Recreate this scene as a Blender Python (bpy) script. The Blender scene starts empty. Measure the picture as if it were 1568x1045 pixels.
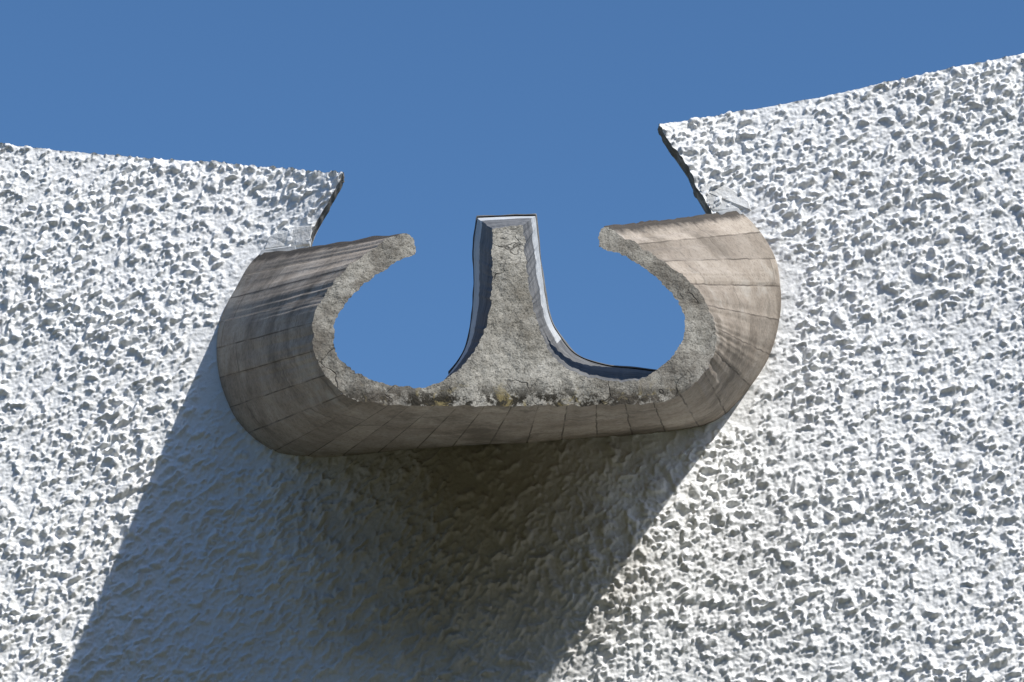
import bpy, math, numpy as np
from mathutils import Vector

# ------------------------------------------------------------------ camera
TH = math.radians(25.0); DIST = 12.0; LENS = 110.0
FPX = LENS/36.0*1568.0
CAM = np.array([0.0, -DIST*math.cos(TH), 1.6]); ZC = 1.6+DIST*math.sin(TH)
scene = bpy.context.scene
cd = bpy.data.cameras.new("camera"); cam = bpy.data.objects.new("camera", cd)
scene.collection.objects.link(cam); scene.camera = cam
cd.lens = LENS; cd.sensor_width = 36; cd.clip_start = 0.1; cd.clip_end = 5000
cam.location = CAM; cam.rotation_euler = (math.pi/2+TH, 0, 0)
scene.view_settings.view_transform = 'Standard'
scene.view_settings.look = 'None'; scene.view_settings.exposure = 0

# ------------------------------------------------------------------ numpy noise
rng = np.random.RandomState(7)
PERM = rng.permutation(1024); PERM = np.concatenate([PERM, PERM])
GA = rng.rand(1024)*2*np.pi; GX = np.cos(GA); GY = np.sin(GA)
RA = rng.rand(1024); RB = rng.rand(1024); RC = rng.rand(1024)
def perlin(x, y, s=0):
    x = np.asarray(x, float)+s*17.31; y = np.asarray(y, float)+s*5.77
    xi = np.floor(x).astype(int); yi = np.floor(y).astype(int)
    xf = x-xi; yf = y-yi
    def g(ix, iy, dx, dy):
        h = PERM[(PERM[ix & 1023]+iy) & 1023]
        return GX[h]*dx+GY[h]*dy
    u = xf**3*(xf*(xf*6-15)+10); v = yf**3*(yf*(yf*6-15)+10)
    a = g(xi, yi, xf, yf); b = g(xi+1, yi, xf-1, yf)
    c = g(xi, yi+1, xf, yf-1); d = g(xi+1, yi+1, xf-1, yf-1)
    return ((a+(b-a)*u)+((c+(d-c)*u)-(a+(b-a)*u))*v)*1.5
def pebbles(x, y, s=0):
    """rounded grains of random height, 0..1"""
    x = np.asarray(x, float)+s*7.7; y = np.asarray(y, float)+s*3.1
    xi = np.floor(x).astype(int); yi = np.floor(y).astype(int); out = np.zeros(x.shape)
    for i in (-1, 0, 1):
        for j in (-1, 0, 1):
            h = PERM[(PERM[(xi+i) & 1023]+yi+j) & 1023]
            d2 = (xi+i+RA[h]-x)**2+(yi+j+RB[h]-y)**2
            r2 = (0.35+0.5*RC[h])**2
            out = np.maximum(out, (0.4+0.6*RC[(h*7) & 1023])*np.sqrt(np.clip(1-d2/r2, 0, 1)))
    return out
def sstep(a, b, x):
    t = np.clip((x-a)/(b-a), 0, 1); return t*t*(3-2*t)

# survey helper: sight line through a traced image point, met with the plane y = const
def P(u, v, y):
    dx = (u-784.0)/FPX; dz = (522.5-v)/FPX
    d = np.array([dx, math.cos(TH)-dz*math.sin(TH), math.sin(TH)+dz*math.cos(TH)])
    t = (y-CAM[1])/d[1]
    return CAM+d*t

Z0 = P(784, 700, -0.1)[2]
def wall_base(x, z):
    x = np.asarray(x, float); z = np.asarray(z, float)
    y = -0.16*x + 0.03*perlin(x*0.8, z*0.8, 3)
    q = np.maximum(Z0-z, 0)
    r = np.sqrt(((x+0.08)/0.98)**2+(q/1.0)**2)
    b = 0.32*(1-sstep(0.0, 1.0, r))
    return y-b

def wall_on(u, v, off=0.0):
    y = 0.0
    for _ in range(25):
        p = P(u, v, y); y = 0.5*y+0.5*(float(wall_base(p[0], p[2]))+off)
    return P(u, v, y)

# ------------------------------------------------------------------ traced profile of the spout
outer = [((622,356),(400,386)),((590,368),(380,408)),((550,396),(362,440)),((512,432),(343,475)),
 ((486,472),(333,512)),((478,512),(332,550)),((485,550),(340,592)),((507,585),(360,638)),
 ((540,611),(395,675)),((580,619),(450,697)),((650,622),(560,694)),((790,622),(760,680)),
 ((900,620),(900,670)),((1003,618),(1020,660)),((1050,598),(1080,650)),((1080,570),(1112,632)),
 ((1095,535),(1150,590)),((1095,500),(1180,540)),((1080,460),(1195,480)),((1052,427),(1194,430)),
 ((1010,398),(1185,390)),((970,372),(1160,350)),((926,347),(1132,322))]
tipR = [((926,347),(1132,322)),((917,357),(1118,334)),((917,378),(1100,345))]
innR = [((917,378),(1100,345)),((960,396),(1120,375)),((1010,430),(1135,420)),((1040,465),(1135,470)),
 ((1049,500),(1120,520)),((1038,535),(1085,555)),((1012,562),(1040,572)),((970,583),(975,566)),
 ((920,582),(925,560)),((870,566),(882,544)),((840,533),(857,515)),((822,490),(840,480)),
 ((810,440),(829,410)),((805,395),(824,365)),((803,347),(820,331))]
divT = [((803,347),(820,331)),((778,347),(775,332)),((754,350),(731,334))]
innL = [((754,350),(731,334)),((753,400),(725,380)),((753,440),(726,430)),((745,495),(722,490)),
 ((728,535),(712,535)),((695,572),(688,572)),((655,592),(655,605)),((600,590),(600,605)),
 ((550,574),(545,600)),((520,548),(490,580)),((510,518),(450,540)),((516,488),(425,500)),
 ((545,448),(420,460)),((590,412),(425,430)),((636,390),(440,405))]
tipL = [((636,390),(440,405)),((635,368),(420,396)),((622,356),(400,386))]
YF = -1.1
def catmull(pts, n):
    pts = np.array(pts, float); m = len(pts)
    ext = np.vstack([2*pts[0]-pts[1], pts, 2*pts[-1]-pts[-2]])
    t = np.linspace(0, m-1, n); i = np.minimum(t.astype(int), m-2); f = (t-i)[:, None]
    p0, p1, p2, p3 = ext[i], ext[i+1], ext[i+2], ext[i+3]
    return 0.5*((2*p1)+(-p0+p2)*f+(2*p0-5*p1+4*p2-p3)*f**2+(-p0+3*p1-3*p2+p3)*f**3)
def seg(pairs, n, back):
    F = np.array([P(a[0], a[1], YF) for a, b in pairs])
    if back == 'wall': B = np.array([wall_on(b[0], b[1], -0.012) for a, b in pairs])
    else:              B = np.array([P(b[0], b[1], -0.16*(b[0]-784)/400.0+0.06) for a, b in pairs])
    return catmull(F, n), catmull(B, n)
SO = seg(outer, 420, 'wall')
def mixback(pairs, n, rev):
    F = np.array([P(a[0], a[1], YF) for a, b in pairs]); m = len(pairs); B = []
    for k, (a, b) in enumerate(pairs):
        t = k/(m-1); t = 1-t if rev else t
        w = wall_on(b[0], b[1], -0.012)[1]; y2 = -0.16*(b[0]-784)/400.0+0.06
        B.append(P(b[0], b[1], w*(1-t)+y2*t))
    return catmull(F, n), catmull(np.array(B), n)
SR = mixback(tipR, 24, False); SL = mixback(tipL, 24, True)
IR = seg(innR, 320, 'in'); DT = seg(divT, 30, 'in'); IL = seg(innL, 320, 'in')

def ragged(A, amp=0.004):
    A = A.copy()
    A[:, 0] += amp*(perlin(A[:, 0]*22, A[:, 2]*22, 11)+0.8*perlin(A[:, 0]*70, A[:, 2]*70, 12))
    A[:, 2] += amp*(perlin(A[:, 0]*22, A[:, 2]*22, 13)+0.8*perlin(A[:, 0]*70, A[:, 2]*70, 14))
    return A
segs = {}
for k, s in dict(o=SO, tr=SR, ir=IR, dt=DT, il=IL, tl=SL).items():
    segs[k] = (ragged(s[0], 0.006), s[1])

def face_y(x, z):
    return YF-0.008*perlin(x*7, z*7, 21)-0.0020*perlin(x*32, z*32, 22)-0.0014*pebbles(x*75, z*75, 23)

# ------------------------------------------------------------------ mesh helpers
def mesh_obj(name, verts, faces, mat, parent=None, uv=None, smooth=True):
    me = bpy.data.meshes.new(name)
    verts = np.asarray(verts, np.float32); faces = np.asarray(faces, np.int32)
    k = faces.shape[1]
    me.vertices.add(len(verts)); me.vertices.foreach_set("co", verts.ravel())
    me.loops.add(faces.size); me.loops.foreach_set("vertex_index", faces.ravel())
    me.polygons.add(len(faces)); me.polygons.foreach_set("loop_start", np.arange(0, faces.size, k, dtype=np.int32))
    me.update(calc_edges=True)
    me.polygons.foreach_set("use_smooth", np.full(len(faces), smooth))
    if uv is not None:
        l = me.uv_layers.new(name="UVMap")
        l.data.foreach_set("uv", np.asarray(uv, np.float32)[faces.ravel()].ravel())
    me.validate(); me.materials.append(mat)
    ob = bpy.data.objects.new(name, me); scene.collection.objects.link(ob)
    if parent: ob.parent = parent
    return ob

def sheet(name, poly, cell, yfun, mat, parent=None):
    """heightfield sheet y=f(x,z) trimmed to outline poly (x,z)"""
    poly = np.asarray(poly, float)
    lo = poly.min(0)-cell; hi = poly.max(0)+cell
    nx = int((hi[0]-lo[0])/cell)+1; nz = int((hi[1]-lo[1])/cell)+1
    X, Z = np.meshgrid(lo[0]+cell*np.arange(nx), lo[1]+cell*np.arange(nz))
    inside = np.zeros(X.shape, bool)
    a = poly; b = np.roll(poly, -1, 0)
    for (x1, z1), (x2, z2) in zip(a, b):
        if z1 == z2: continue
        r0 = max(0, int((min(z1, z2)-lo[1])/cell)-1); r1 = min(nz, int((max(z1, z2)-lo[1])/cell)+3)
        xs, zs = X[r0:r1], Z[r0:r1]
        c = ((z1 > zs) != (z2 > zs)) & (xs < (x2-x1)*(zs-z1)/(z2-z1)+x1)
        inside[r0:r1] ^= c
    ok = inside[:-1, :-1] & inside[1:, :-1] & inside[:-1, 1:] & inside[1:, 1:]
    cnt = np.zeros(X.shape, int)
    for s in ((slice(0, -1), slice(0, -1)), (slice(1, None), slice(0, -1)), (slice(0, -1), slice(1, None)), (slice(1, None), slice(1, None))):
        cnt[s] += ok
    bd = np.argwhere((cnt > 0) & (cnt < 4))
    bx = X[bd[:, 0], bd[:, 1]]; bz = Z[bd[:, 0], bd[:, 1]]
    best = np.full(len(bd), 1e9); qx = bx.copy(); qz = bz.copy()
    for (x1, z1), (x2, z2) in zip(a, b):
        L = (x2-x1)**2+(z2-z1)**2
        if L < 1e-14: continue
        t = np.clip(((bx-x1)*(x2-x1)+(bz-z1)*(z2-z1))/L, 0, 1)
        cx = x1+t*(x2-x1); cz = z1+t*(z2-z1); d = (cx-bx)**2+(cz-bz)**2
        m = d < best; best[m] = d[m]; qx[m] = cx[m]; qz[m] = cz[m]
    m = best < (2.0*cell)**2
    X[bd[m, 0], bd[m, 1]] = qx[m]; Z[bd[m, 0], bd[m, 1]] = qz[m]
    used = cnt > 0; idx = np.full(X.shape, -1); idx[used] = np.arange(used.sum())
    xs = X[used]; zs = Z[used]; V = np.stack([xs, yfun(xs, zs), zs], 1)
    r, c = np.nonzero(ok)
    Fq = np.stack([idx[r, c], idx[r, c+1], idx[r+1, c+1], idx[r+1, c]], 1)
    return mesh_obj(name, V, Fq, mat, parent)

def loft(name, rings, mat, parent=None, flip=False, smooth=True):
    """rings: list of (n,3) arrays ordered front->back"""
    R = np.array(rings); m, n, _ = R.shape
    arc = np.concatenate([[0], np.cumsum(np.linalg.norm(np.diff(R[m//2], axis=0), axis=1))])
    dep = np.concatenate([[0], np.cumsum(np.linalg.norm(np.diff(R[:, n//2], axis=0), axis=1))])
    uv = np.stack(np.meshgrid(arc, dep), 2).reshape(-1, 2)
    i, j = np.meshgrid(np.arange(m-1), np.arange(n-1), indexing='ij'); i = i.ravel(); j = j.ravel()
    Fq = np.stack([i*n+j, i*n+j+1, (i+1)*n+j+1, (i+1)*n+j], 1)
    if flip: Fq = Fq[:, ::-1]
    return mesh_obj(name, R.reshape(-1, 3), Fq, mat, parent, uv, smooth)

# ------------------------------------------------------------------ spout rings
def ringset(key, nd=60, embed=0.12):
    F, B = segs[key]; F = F.copy(); F[:, 1] = face_y(F[:, 0], F[:, 2]); n = len(F)
    i = np.arange(n)
    if key == 'o': w = np.maximum(np.clip(1-i/10, 0, 1), 0.5*np.clip(1-(n-1-i)/10, 0, 1))
    elif key == 'tl': w = i/(n-1.0)
    elif key == 'tr': w = 0.5*(1-i/(n-1.0))
    else: w = np.zeros(n)
    rs = []
    for k in range(nd+1):
        t = k/nd; R = F*(1-t)+B*t
        f = min(1, 8*t)*min(1, 8*(1-t)+0.25)
        a = R[:, 0]*1.1+R[:, 1]*0.8; c = R[:, 2]*1.1-R[:, 1]*0.5
        j = 0.003*perlin(a*14, c*14, 71)*f
        e = w*f*(0.015*perlin(a*5, c*5, 72)+0.009*perlin(a*23, c*23, 73)-0.003)
        R[:, 0] += j; R[:, 2] += j+e
        rs.append(R)
    if embed:
        E = B.copy(); E[:, 1] += embed; rs.append(E)
    return rs
rs_o = ringset('o')
L_ARC = float(np.sum(np.linalg.norm(np.diff(rs_o[len(rs_o)//2], axis=0), axis=1)))
# individual form boards leave slightly offset planes
mid = rs_o[len(rs_o)//2]; arcm = np.concatenate([[0], np.cumsum(np.linalg.norm(np.diff(mid, axis=0), axis=1))])
bid = np.floor(arcm/0.118).astype(int)
offs = (RA[(bid*37) % 1024]-0.5)*0.008
for k, R in enumerate(rs_o[:-1]):
    t = k/(len(rs_o)-2); f = min(1, 15*t)*min(1, 15*(1-t))
    tg = np.gradient(R, axis=0); nn = np.stack([-tg[:, 2], 0*tg[:, 0], tg[:, 0]], 1); nn /= np.linalg.norm(nn, axis=1)[:, None]
    edgew = np.clip(np.minimum(np.arange(len(R)), len(R)-1-np.arange(len(R)))/12.0, 0, 1)
    R += nn*(offs*f*edgew)[:, None]

# ------------------------------------------------------------------ materials
def newmat(name, rough=0.9):
    m = bpy.data.materials.new(name); m.use_nodes = True
    nt = m.node_tree; b = nt.nodes["Principled BSDF"]; b.inputs["Roughness"].default_value = rough
    b.inputs["Specular IOR Level"].default_value = 0.2
    return m, nt, b
def N(nt, t, **kw):
    n = nt.nodes.new(t)
    for k, v in kw.items(): setattr(n, k, v)
    return n
def noise(nt, vec, scale, detail=4, rough=0.6, dist=0.0):
    n = N(nt, "ShaderNodeTexNoise"); n.inputs["Scale"].default_value = scale
    n.inputs["Detail"].default_value = detail; n.inputs["Roughness"].default_value = rough
    n.inputs["Distortion"].default_value = dist
    nt.links.new(vec, n.inputs["Vector"]); return n.outputs["Fac"]
def ramp(nt, fac, stops):
    r = N(nt, "ShaderNodeValToRGB"); e = r.color_ramp.elements
    while len(e) < len(stops): e.new(0.5)
    for q, (p, c) in zip(e, stops):
        q.position = p; q.color = (c, c, c, 1) if not isinstance(c, tuple) else (*c, 1)
    nt.links.new(fac, r.inputs[0]); return r.outputs["Color"]
def mix(nt, fac, a, b, mode='MIX'):
    m = N(nt, "ShaderNodeMix", data_type='RGBA', blend_type=mode)
    for s, v in ((0, fac), (6, a), (7, b)):
        if isinstance(v, bpy.types.NodeSocket): nt.links.new(v, m.inputs[s])
        elif isinstance(v, tuple): m.inputs[s].default_value = (*v, 1)
        else: m.inputs[s].default_value = v
    return m.outputs[2]
def math_(nt, op, a, b=None, clamp=False):
    m = N(nt, "ShaderNodeMath", operation=op); m.use_clamp = clamp
    for s, v in ((0, a), (1, b)):
        if v is None: continue
        if isinstance(v, bpy.types.NodeSocket): nt.links.new(v, m.inputs[s])
        else: m.inputs[s].default_value = v
    return m.outputs[0]
def bump(nt, b, h, strength, dist):
    n = N(nt, "ShaderNodeBump"); n.inputs["Strength"].default_value = strength; n.inputs["Distance"].default_value = dist
    nt.links.new(h, n.inputs["Height"]); nt.links.new(n.outputs[0], b.inputs["Normal"])
def position(nt): return N(nt, "ShaderNodeNewGeometry").outputs["Position"]

# white roughcast, with grime and painted-in shade below the spout
m_wall, nt, b = newmat("white_roughcast"); pos = position(nt)
c = ramp(nt, noise(nt, pos, 3, 5), [(0.3, (0.845, 0.84, 0.82)), (0.7, (0.90, 0.90, 0.88))])
c = mix(nt, 1.0, c, ramp(nt, noise(nt, pos, 70, 2), [(0.28, 0.90), (0.44, 1.0)]), 'MULTIPLY')
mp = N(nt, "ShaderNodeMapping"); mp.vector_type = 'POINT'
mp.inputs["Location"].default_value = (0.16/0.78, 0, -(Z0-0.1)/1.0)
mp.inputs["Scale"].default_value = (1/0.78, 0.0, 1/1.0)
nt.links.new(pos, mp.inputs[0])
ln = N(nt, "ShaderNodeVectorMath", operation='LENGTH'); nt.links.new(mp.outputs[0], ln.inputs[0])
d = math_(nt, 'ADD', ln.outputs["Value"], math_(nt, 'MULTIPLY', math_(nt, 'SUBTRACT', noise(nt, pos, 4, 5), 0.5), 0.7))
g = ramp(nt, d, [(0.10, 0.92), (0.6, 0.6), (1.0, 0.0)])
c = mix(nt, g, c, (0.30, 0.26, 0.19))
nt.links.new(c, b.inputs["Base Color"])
bump(nt, b, noise(nt, pos, 120, 3, 0.65), 0.4, 0.006)

m_edge, nt, b = newmat("weathered_edge"); pos = position(nt)
c = ramp(nt, noise(nt, pos, 14, 5, 0.7), [(0.35, (0.07, 0.063, 0.055)), (0.55, (0.20, 0.185, 0.16)), (0.72, (0.5, 0.48, 0.44))])
nt.links.new(c, b.inputs["Base Color"]); bump(nt, b, noise(nt, pos, 60), 0.6, 0.01)

# grey aggregate concrete (spout front)
m_front, nt, b = newmat("grey_concrete"); pos = position(nt)
c = ramp(nt, noise(nt, pos, 6, 6, 0.7), [(0.32, (0.25, 0.228, 0.185)), (0.5, (0.39, 0.368, 0.315)), (0.68, (0.52, 0.495, 0.43))])
c = mix(nt, 1.0, c, ramp(nt, noise(nt, pos, 150, 2, 0.6), [(0.34, 0.45), (0.46, 1.0), (0.6, 1.0), (0.72, 1.5)]), 'MULTIPLY')
c = mix(nt, 1.0, c, ramp(nt, noise(nt, pos, 34, 4, 0.7), [(0.34, 0.72), (0.46, 1.0)]), 'MULTIPLY')
sx = N(nt, "ShaderNodeSeparateXYZ"); nt.links.new(pos, sx.inputs[0])
zb = P(784, 600, YF)[2]
low = math_(nt, 'MULTIPLY', math_(nt, 'SUBTRACT', zb+0.05, sx.outputs["Z"]), 14.0, True)
mo = ramp(nt, noise(nt, pos, 10, 6, 0.78), [(0.46, 0.0), (0.52, 0.97)])
c = mix(nt, math_(nt, 'MULTIPLY', low, mo), c, (0.028, 0.024, 0.016))
ye = ramp(nt, noise(nt, pos, 10, 5, 0.7, 1.0), [(0.56, 0.0), (0.62, 0.6)])
c = mix(nt, math_(nt, 'MULTIPLY', low, ye), c, (0.36, 0.29, 0.13))
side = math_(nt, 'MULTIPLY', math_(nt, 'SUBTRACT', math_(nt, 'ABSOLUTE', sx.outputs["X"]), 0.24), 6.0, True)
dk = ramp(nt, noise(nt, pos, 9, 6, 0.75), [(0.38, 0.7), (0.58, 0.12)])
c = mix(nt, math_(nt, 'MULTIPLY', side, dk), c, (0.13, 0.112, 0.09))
vn = N(nt, "ShaderNodeTexVoronoi", feature='DISTANCE_TO_EDGE'); vn.inputs["Scale"].default_value = 4.5
wp = N(nt, "ShaderNodeTexNoise"); wp.inputs["Scale"].default_value = 9; nt.links.new(pos, wp.inputs["Vector"])
va = N(nt, "ShaderNodeVectorMath", operation='MULTIPLY_ADD'); nt.links.new(wp.outputs["Color"], va.inputs[0])
va.inputs[1].default_value = (0.22, 0.22, 0.22); nt.links.new(pos, va.inputs[2]); nt.links.new(va.outputs[0], vn.inputs["Vector"])
crack = math_(nt, 'MULTIPLY', ramp(nt, vn.outputs["Distance"], [(0.0, 1.0), (0.016, 0.0)]), ramp(nt, noise(nt, pos, 3.3, 2), [(0.46, 0.0), (0.54, 0.85)]))
c = mix(nt, crack, c, (0.04, 0.035, 0.03))
nt.links.new(c, b.inputs["Base Color"])
bump(nt, b, math_(nt, 'SUBTRACT', noise(nt, pos, 150, 3, 0.7), crack), 0.65, 0.005)

# board-marked brown-grey concrete (spout shell)
m_board, nt, b = newmat("board_marked_concrete"); pos = position(nt)
uvn = N(nt, "ShaderNodeUVMap").outputs[0]
su = N(nt, "ShaderNodeSeparateXYZ"); nt.links.new(uvn, su.inputs[0])
bu = math_(nt, 'DIVIDE', su.outputs["X"], 0.118)
wn = N(nt, "ShaderNodeTexWhiteNoise", noise_dimensions='1D'); nt.links.new(math_(nt, 'FLOOR', bu), wn.inputs["W"])
fr = math_(nt, 'FRACT', bu)
seam = math_(nt, 'GREATER_THAN', math_(nt, 'ABSOLUTE', math_(nt, 'SUBTRACT', fr, 0.5)), 0.476)
seam = math_(nt, 'MULTIPLY', seam, ramp(nt, noise(nt, pos, 5, 4), [(0.36, 0.1), (0.54, 0.8)]))
bv = math_(nt, 'ADD', math_(nt, 'DIVIDE', su.outputs["Y"], 0.62), wn.outputs["Value"])
s2 = math_(nt, 'GREATER_THAN', math_(nt, 'FRACT', bv), 0.988)
seam = math_(nt, 'MAXIMUM', seam, math_(nt, 'MULTIPLY', s2, 0.4))
wn2 = N(nt, "ShaderNodeTexWhiteNoise", noise_dimensions='2D')
cb = N(nt, "ShaderNodeCombineXYZ"); nt.links.new(math_(nt, 'FLOOR', bu), cb.inputs[0]); nt.links.new(math_(nt, 'FLOOR', bv), cb.inputs[1])
nt.links.new(cb.outputs[0], wn2.inputs["Vector"])
gm = N(nt, "ShaderNodeMapping"); gm.inputs["Scale"].default_value = (60, 14, 1); nt.links.new(uvn, gm.inputs[0])
grain = noise(nt, gm.outputs[0], 1.0, 4, 0.6)
c = ramp(nt, noise(nt, pos, 4, 6, 0.7), [(0.3, (0.26, 0.215, 0.17)), (0.5, (0.38, 0.325, 0.265)), (0.72, (0.49, 0.43, 0.36))])
c = mix(nt, 1.0, c, ramp(nt, wn2.outputs["Value"], [(0.0, 0.78), (1.0, 1.12)]), 'MULTIPLY')
c = mix(nt, 1.0, c, ramp(nt, grain, [(0.3, 0.93), (0.65, 1.03)]), 'MULTIPLY')
c = mix(nt, 1.0, c, ramp(nt, noise(nt, pos, 80, 3, 0.7), [(0.32, 0.66), (0.5, 1.0)]), 'MULTIPLY')
c = mix(nt, ramp(nt, noise(nt, pos, 3.0, 6, 0.7), [(0.50, 0.0), (0.64, 0.65)]), c, (0.12, 0.102, 0.08))
c = mix(nt, ramp(nt, noise(nt, pos, 3.7, 6, 0.65, 0.5), [(0.56, 0.0), (0.68, 0.5)]), c, (0.47, 0.44, 0.39))
edge = math_(nt, 'MINIMUM', su.outputs["X"], math_(nt, 'ADD', math_(nt, 'SUBTRACT', L_ARC, su.outputs["X"]), 0.022))
edge = math_(nt, 'ADD', edge, math_(nt, 'MULTIPLY', noise(nt, pos, 14, 4, 0.7), -0.08))
c = mix(nt, ramp(nt, edge, [(0.0, 0.9), (0.03, 0.0)]), c, (0.045, 0.04, 0.035))
c = mix(nt, seam, c, (0.09, 0.075, 0.06))
nt.links.new(c, b.inputs["Base Color"])
h = math_(nt, 'ADD', math_(nt, 'MULTIPLY', grain, 0.2), math_(nt, 'MULTIPLY', noise(nt, pos, 70, 4, 0.7), 0.9))
h = math_(nt, 'SUBTRACT', h, seam)
bump(nt, b, h, 0.6, 0.006)

m_lead, nt, b = newmat("lead_sheet", 0.7); pos = position(nt)
c = ramp(nt, noise(nt, pos, 9, 5), [(0.3, (0.08, 0.08, 0.08)), (0.7, (0.21, 0.21, 0.205))])
nt.links.new(c, b.inputs["Base Color"]); bump(nt, b, noise(nt, pos, 25, 3), 0.4, 0.01)
m_zinc, nt, b = newmat("zinc_sheet", 0.6); pos = position(nt)
c = ramp(nt, noise(nt, pos, 12, 5, 0.7), [(0.3, (0.42, 0.43, 0.43)), (0.7, (0.62, 0.63, 0.62))])
nt.links.new(c, b.inputs["Base Color"]); bump(nt, b, noise(nt, pos, 30, 3), 0.3, 0.01)
m_plaster, nt, b = newmat("smooth_plaster"); pos = position(nt)
c = ramp(nt, noise(nt, pos, 15, 5, 0.7), [(0.3, (0.50, 0.49, 0.46)), (0.6, (0.78, 0.78, 0.76))])
nt.links.new(c, b.inputs["Base Color"]); bump(nt, b, noise(nt, pos, 70, 4), 0.5, 0.01)
m_gr, nt, b = newmat("grass_ground"); pos = position(nt)
c = ramp(nt, noise(nt, pos, 1.5, 6), [(0.3, (0.045, 0.05, 0.025)), (0.7, (0.085, 0.08, 0.048))])
nt.links.new(c, b.inputs["Base Color"]); bump(nt, b, noise(nt, pos, 20), 0.6, 0.05)
m_leaf, nt, b = newmat("foliage"); pos = position(nt)
c = ramp(nt, noise(nt, pos, 0.9, 4), [(0.3, (0.028, 0.04, 0.02)), (0.7, (0.06, 0.075, 0.035))])
nt.links.new(c, b.inputs["Base Color"])
m_bark, nt, b = newmat("bark"); pos = position(nt)
c = ramp(nt, noise(nt, pos, 6, 4), [(0.3, (0.05, 0.04, 0.03)), (0.7, (0.12, 0.10, 0.08))])
nt.links.new(c, b.inputs["Base Color"])

# ------------------------------------------------------------------ wall
def relief_raw(x, z):
    wx = 0.018*perlin(x*14, z*14, 31)+0.006*perlin(x*48, z*48, 37)
    wz = 0.018*perlin(x*14, z*14, 32)+0.006*perlin(x*48, z*48, 38)
    X = x+wx; Z = z+wz
    a = X*0.80+Z*0.60; bb = -X*0.60+Z*0.80          # slight lean of the thrown render
    n1 = perlin(a*14, bb*27, 33); n2 = perlin(a*30, bb*52, 34)
    n3 = perlin(x*80, z*80, 35); n0 = perlin(x*3, z*3, 36)
    f = 0.52*n1+0.55*n2+0.22*n3+0.16*n0
    soft = sstep(-0.55, 0.75, f)              # continuous undulation
    clots = sstep(0.06, 0.34, f)              # raised clots
    big = sstep(0.28, 0.60, n1*0.7+n2*0.5)
    pb = pebbles(X*42, Z*42, 5)
    amp = 0.92+0.35*n0
    return amp*(0.0130*soft+0.0052*clots+0.0042*big)+0.0022*pb+0.0014*n3
outline = SO[1][:, [0, 2]]
def relief(x, z):
    x = np.asarray(x, float); z = np.asarray(z, float)
    d = np.full(x.shape, 1e9)
    for q in outline[::12]: d = np.minimum(d, (x-q[0])**2+(z-q[1])**2)
    d = np.sqrt(d)+0.05*perlin(x*6, z*6, 41)
    w = 0.35+0.65*sstep(0.03, 0.13, d)
    return relief_raw(x, z)*w
def wall_y(x, z): return wall_base(x, z)-relief(x, z)

top = [(-330,196),(0,222),(120,234),(330,250),(430,258),(527,266)]
nl = [(513,290),(497,320),(480,350),(473,378)]
bot = [(448,430),(440,540),(480,630),(560,668),(760,662),(1000,645),(1085,600),(1125,540),(1130,420),(1088,327)]
nr = [(1080,312),(1068,290),(1055,260),(1040,236),(1022,215),(1009,191)]
tr_ = [(1120,173),(1256,150),(1400,118),(1568,83),(1900,20)]
def wpt(q): p = wall_on(q[0], q[1]); return [p[0], p[2]]
def flatpt(q): p = P(q[0], q[1], -0.16*(q[0]-784)/400); return [p[0], p[2]]
low_z = P(784, 1160, 0)[2]
A = [wpt(q) for q in top+nl]+[flatpt(q) for q in bot]+[wpt(q) for q in nr+tr_]
def dens(A, step):
    out = []
    for p, q in zip(A[:-1], A[1:]):
        n = max(1, int(math.dist(p, q)/step))
        for k in range(n): out.append([p[0]+(q[0]-p[0])*k/n, p[1]+(q[1]-p[1])*k/n])
    out.append(A[-1]); return np.array(out)
D = dens(A, 0.008)
D0 = D.copy()
D[:, 1] += 0.004*perlin(D0[:, 0]*9, D0[:, 1]*9, 51)+0.0025*perlin(D0[:, 0]*40, D0[:, 1]*40, 52)
D[:, 0] += 0.004*perlin(D0[:, 0]*30, D0[:, 1]*30, 53)
poly = np.vstack([D, [[D[-1, 0], low_z]], [[D[0, 0], low_z]]])
wall = bpy.data.objects.new("roughcast_wall", None); scene.collection.objects.link(wall)
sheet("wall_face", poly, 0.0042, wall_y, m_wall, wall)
fy = wall_y(D[:, 0], D[:, 1]); T = 0.075
rings = []
for t in (0, 0.01, 0.025, 0.04, 0.06, T):
    yy = fy+t; k = 0.004*perlin(D[:, 0]*30, yy*30, 61)*(t > 0)
    rings.append(np.stack([D[:, 0]+k, yy, D[:, 1]+k], 1))
loft("wall_edge", rings, m_edge, wall)
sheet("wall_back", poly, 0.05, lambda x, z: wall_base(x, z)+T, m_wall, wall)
xl, xr = D[0, 0], D[-1, 0]
def coarse(name, pl):
    sheet(name, pl, 0.03, lambda x, z: wall_base(x, z)-0.5*relief_raw(x, z)+0.006, m_wall, wall)
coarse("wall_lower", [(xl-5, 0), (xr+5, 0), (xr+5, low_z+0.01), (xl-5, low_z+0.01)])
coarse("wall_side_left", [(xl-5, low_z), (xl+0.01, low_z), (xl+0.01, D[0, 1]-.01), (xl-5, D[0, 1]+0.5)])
coarse("wall_side_right", [(xr-0.01, low_z), (xr+5, low_z), (xr+5, D[-1, 1]+0.7), (xr-0.01, D[-1, 1]-.01)])

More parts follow.
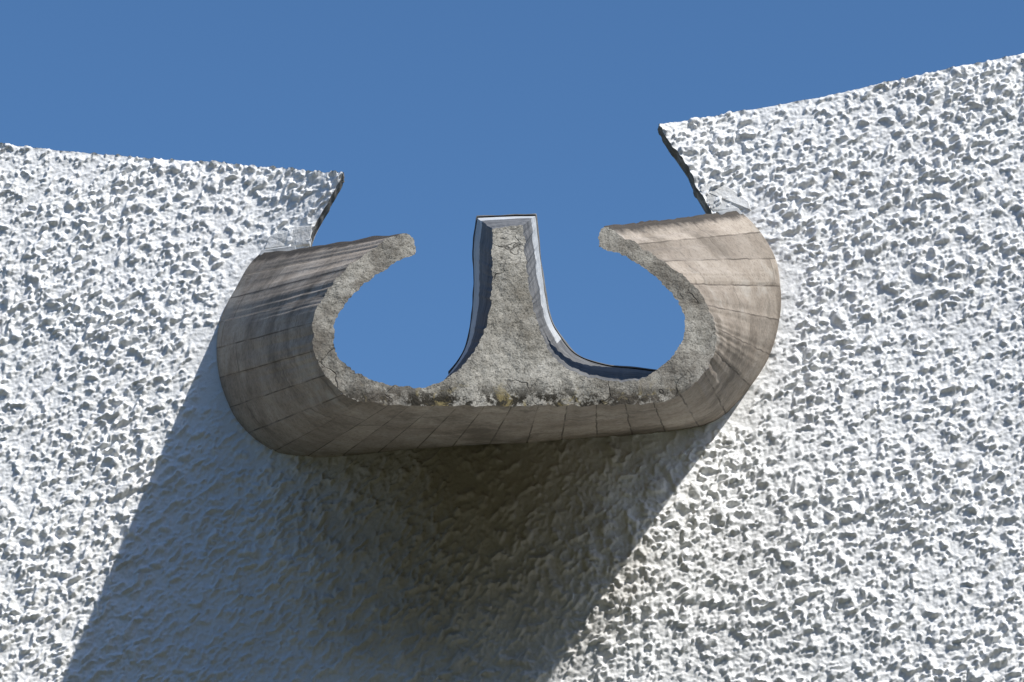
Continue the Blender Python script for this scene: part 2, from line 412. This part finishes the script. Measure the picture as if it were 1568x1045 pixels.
# ------------------------------------------------------------------ spout
sp_ = bpy.data.objects.new("concrete_rainwater_spout", None); scene.collection.objects.link(sp_)
loft("shell_outer", rs_o, m_board, sp_, flip=True)
loft("tip_right", ringset('tr'), m_front, sp_, flip=True)
loft("tip_left", ringset('tl'), m_front, sp_, flip=True)
def part(key, a, b_, r0=0, r1=None):
    return [r[a:b_] for r in ringset(key, embed=0)[r0:r1]]
loft("channel_right", part('ir', 0, 126), m_board, sp_)
loft("channel_lining_right", part('ir', 125, 226), m_lead, sp_)
loft("divider_side_right", part('ir', 225, 320, 0, 37), m_lead, sp_)
loft("divider_flashing_right", part('ir', 225, 320, 36), m_zinc, sp_)
loft("divider_top", part('dt', 0, 30, 0, 46), m_lead, sp_)
loft("divider_flashing_top", part('dt', 0, 30, 45), m_zinc, sp_)
loft("divider_side_left", part('il', 0, 120, 0, 40), m_lead, sp_)
loft("divider_flashing_left", part('il', 0, 120, 39), m_zinc, sp_)
loft("channel_left", part('il', 119, 320), m_board, sp_)
lip = np.vstack([segs['ir'][1][135:-1], segs['dt'][1][:-1], segs['il'][1][:115]])
tg = np.gradient(lip, axis=0); nn = np.stack([-tg[:, 2], 0*tg[:, 0], tg[:, 0]], 1)
nn /= np.linalg.norm(nn, axis=1)[:, None]+1e-9
wv = (0.004+0.004*perlin(lip[:, 0]*12, lip[:, 2]*12, 81))[:, None]
dy = np.array([0, 0.012, 0])
loft("flashing_lip", [lip-dy*1.0, lip-nn*wv-dy, lip-nn*wv+dy, lip+dy], m_lead, sp_)
fl = np.vstack([segs[k][0][:-1] for k in ('o', 'tr', 'ir', 'dt', 'il', 'tl')])[:, [0, 2]]
sheet("spout_front", fl, 0.0035, face_y, m_front, sp_)
bl = np.vstack([segs[k][1][:-1] for k in ('o', 'tr', 'ir', 'dt', 'il', 'tl')])[:, [0, 2]]
sheet("spout_back", bl, 0.03, lambda x, z: -0.16*x+0.12, m_board, sp_)

def plate(name, px, off, th, mat):
    f = np.array([wall_on(u, v, off) for u, v in px]); bk = f.copy(); bk[:, 1] += th; n = len(px)
    me = bpy.data.meshes.new(name)
    V = [tuple(p) for p in f]+[tuple(p) for p in bk]
    Fs = [tuple(range(n)), tuple(range(2*n-1, n-1, -1))]+[(i, i+n, (i+1) % n+n, (i+1) % n) for i in range(n)]
    me.from_pydata(V, [], Fs); me.materials.append(mat); ob = bpy.data.objects.new(name, me)
    scene.collection.objects.link(ob); ob.parent = sp_
    m = ob.modifiers.new("b", 'BEVEL'); m.width = 0.003; m.segments = 2
    return ob
plate("zinc_flashing_left", [(397,392),(400,383),(430,378),(452,376),(454,384),(430,387)], -0.035, 0.05, m_zinc)
plate("plaster_patch_left", [(405,381),(412,362),(440,348),(478,345),(476,360),(474,374),(440,377)], -0.012, 0.05, m_plaster)
plate("zinc_flashing_right", [(1096,324),(1130,318),(1138,328),(1112,336)], -0.035, 0.05, m_zinc)
plate("plaster_patch_right", [(1090,322),(1072,290),(1092,276),(1118,288),(1146,308),(1150,322),(1132,319)], -0.009, 0.05, m_plaster)

# ------------------------------------------------------------------ ground, and unseen trees added behind the camera to block low sky light
me = bpy.data.meshes.new("ground"); S = 1500
me.from_pydata([(-S,-S,0),(S,-S,0),(S,S,0),(-S,S,0)], [], [(0,1,2,3)]); me.materials.append(m_gr)
scene.collection.objects.link(bpy.data.objects.new("ground", me))
blocker = bpy.data.objects.new("sky_blocking_trees", None); scene.collection.objects.link(blocker)
tr = np.random.RandomState(3); LV = []; TV = []; TF = []
for k in range(110):
    ang = math.radians(tr.uniform(182, 358)); rad = tr.uniform(27, 44)
    bx, by = rad*math.cos(ang), rad*math.sin(ang)-4; H = tr.uniform(12, 18)*(rad/33)**0.6
    s0 = len(TV)
    for q, (hh, rr) in enumerate(((0, 0.35), (H*0.4, 0.22), (H*0.85, 0.06))):
        for i in range(7):
            TV.append((bx+rr*math.cos(i*2*math.pi/7), by+rr*math.sin(i*2*math.pi/7), hh))
    for q in range(2):
        for i in range(7):
            TF.append((s0+q*7+i, s0+q*7+(i+1) % 7, s0+q*7+7+(i+1) % 7, s0+q*7+7+i))
    n = 420; nc = 16
    cc = np.stack([tr.normal(0, H*0.14, nc), tr.normal(0, H*0.14, nc), tr.uniform(H*0.2, H*0.92, nc)], 1)
    p = cc[tr.randint(0, nc, n)]+tr.normal(0, H*0.06, (n, 3))
    p += np.array([bx, by, 0]); sz = tr.uniform(0.25, 0.6, n)
    u = tr.normal(size=(n, 3)); u /= np.linalg.norm(u, axis=1)[:, None]
    v = np.cross(u, tr.normal(size=(n, 3))); v /= np.linalg.norm(v, axis=1)[:, None]
    u *= sz[:, None]; v *= sz[:, None]*0.8
    LV.append(np.stack([p-u, p-v, p+u, p+v], 1).reshape(-1, 3))
LV = np.vstack(LV)
mesh_obj("crowns", LV, np.arange(len(LV)).reshape(-1, 4), m_leaf, blocker, smooth=False)
mesh_obj("trunks", np.array(TV), np.array(TF), m_bark, blocker)

# ------------------------------------------------------------------ light
tv = Vector((-1.03, 1.0, -1.50)).normalized()
sl = bpy.data.lights.new("sun", 'SUN'); sl.energy = 5.0; sl.angle = math.radians(0.5); sl.color = (1, 0.975, 0.935)
so = bpy.data.objects.new("sun", sl); scene.collection.objects.link(so)
so.rotation_euler = tv.to_track_quat('-Z', 'Y').to_euler(); so.location = (5, -5, 12)
w = bpy.data.worlds.new("World"); scene.world = w; w.use_nodes = True; nt = w.node_tree
sk = nt.nodes.new("ShaderNodeTexSky"); sk.sky_type = 'NISHITA'; sk.sun_disc = False
sk.sun_elevation = math.asin(-tv.z); sk.sun_rotation = math.atan2(-tv.x, -tv.y)
sk.altitude = 500; sk.dust_density = 0.8; sk.ozone_density = 3.0
hs = nt.nodes.new("ShaderNodeHueSaturation"); hs.inputs["Saturation"].default_value = 1.18
bg = nt.nodes["Background"]; bg.inputs[1].default_value = 0.145
nt.links.new(sk.outputs[0], hs.inputs["Color"]); nt.links.new(hs.outputs[0], bg.inputs[0])
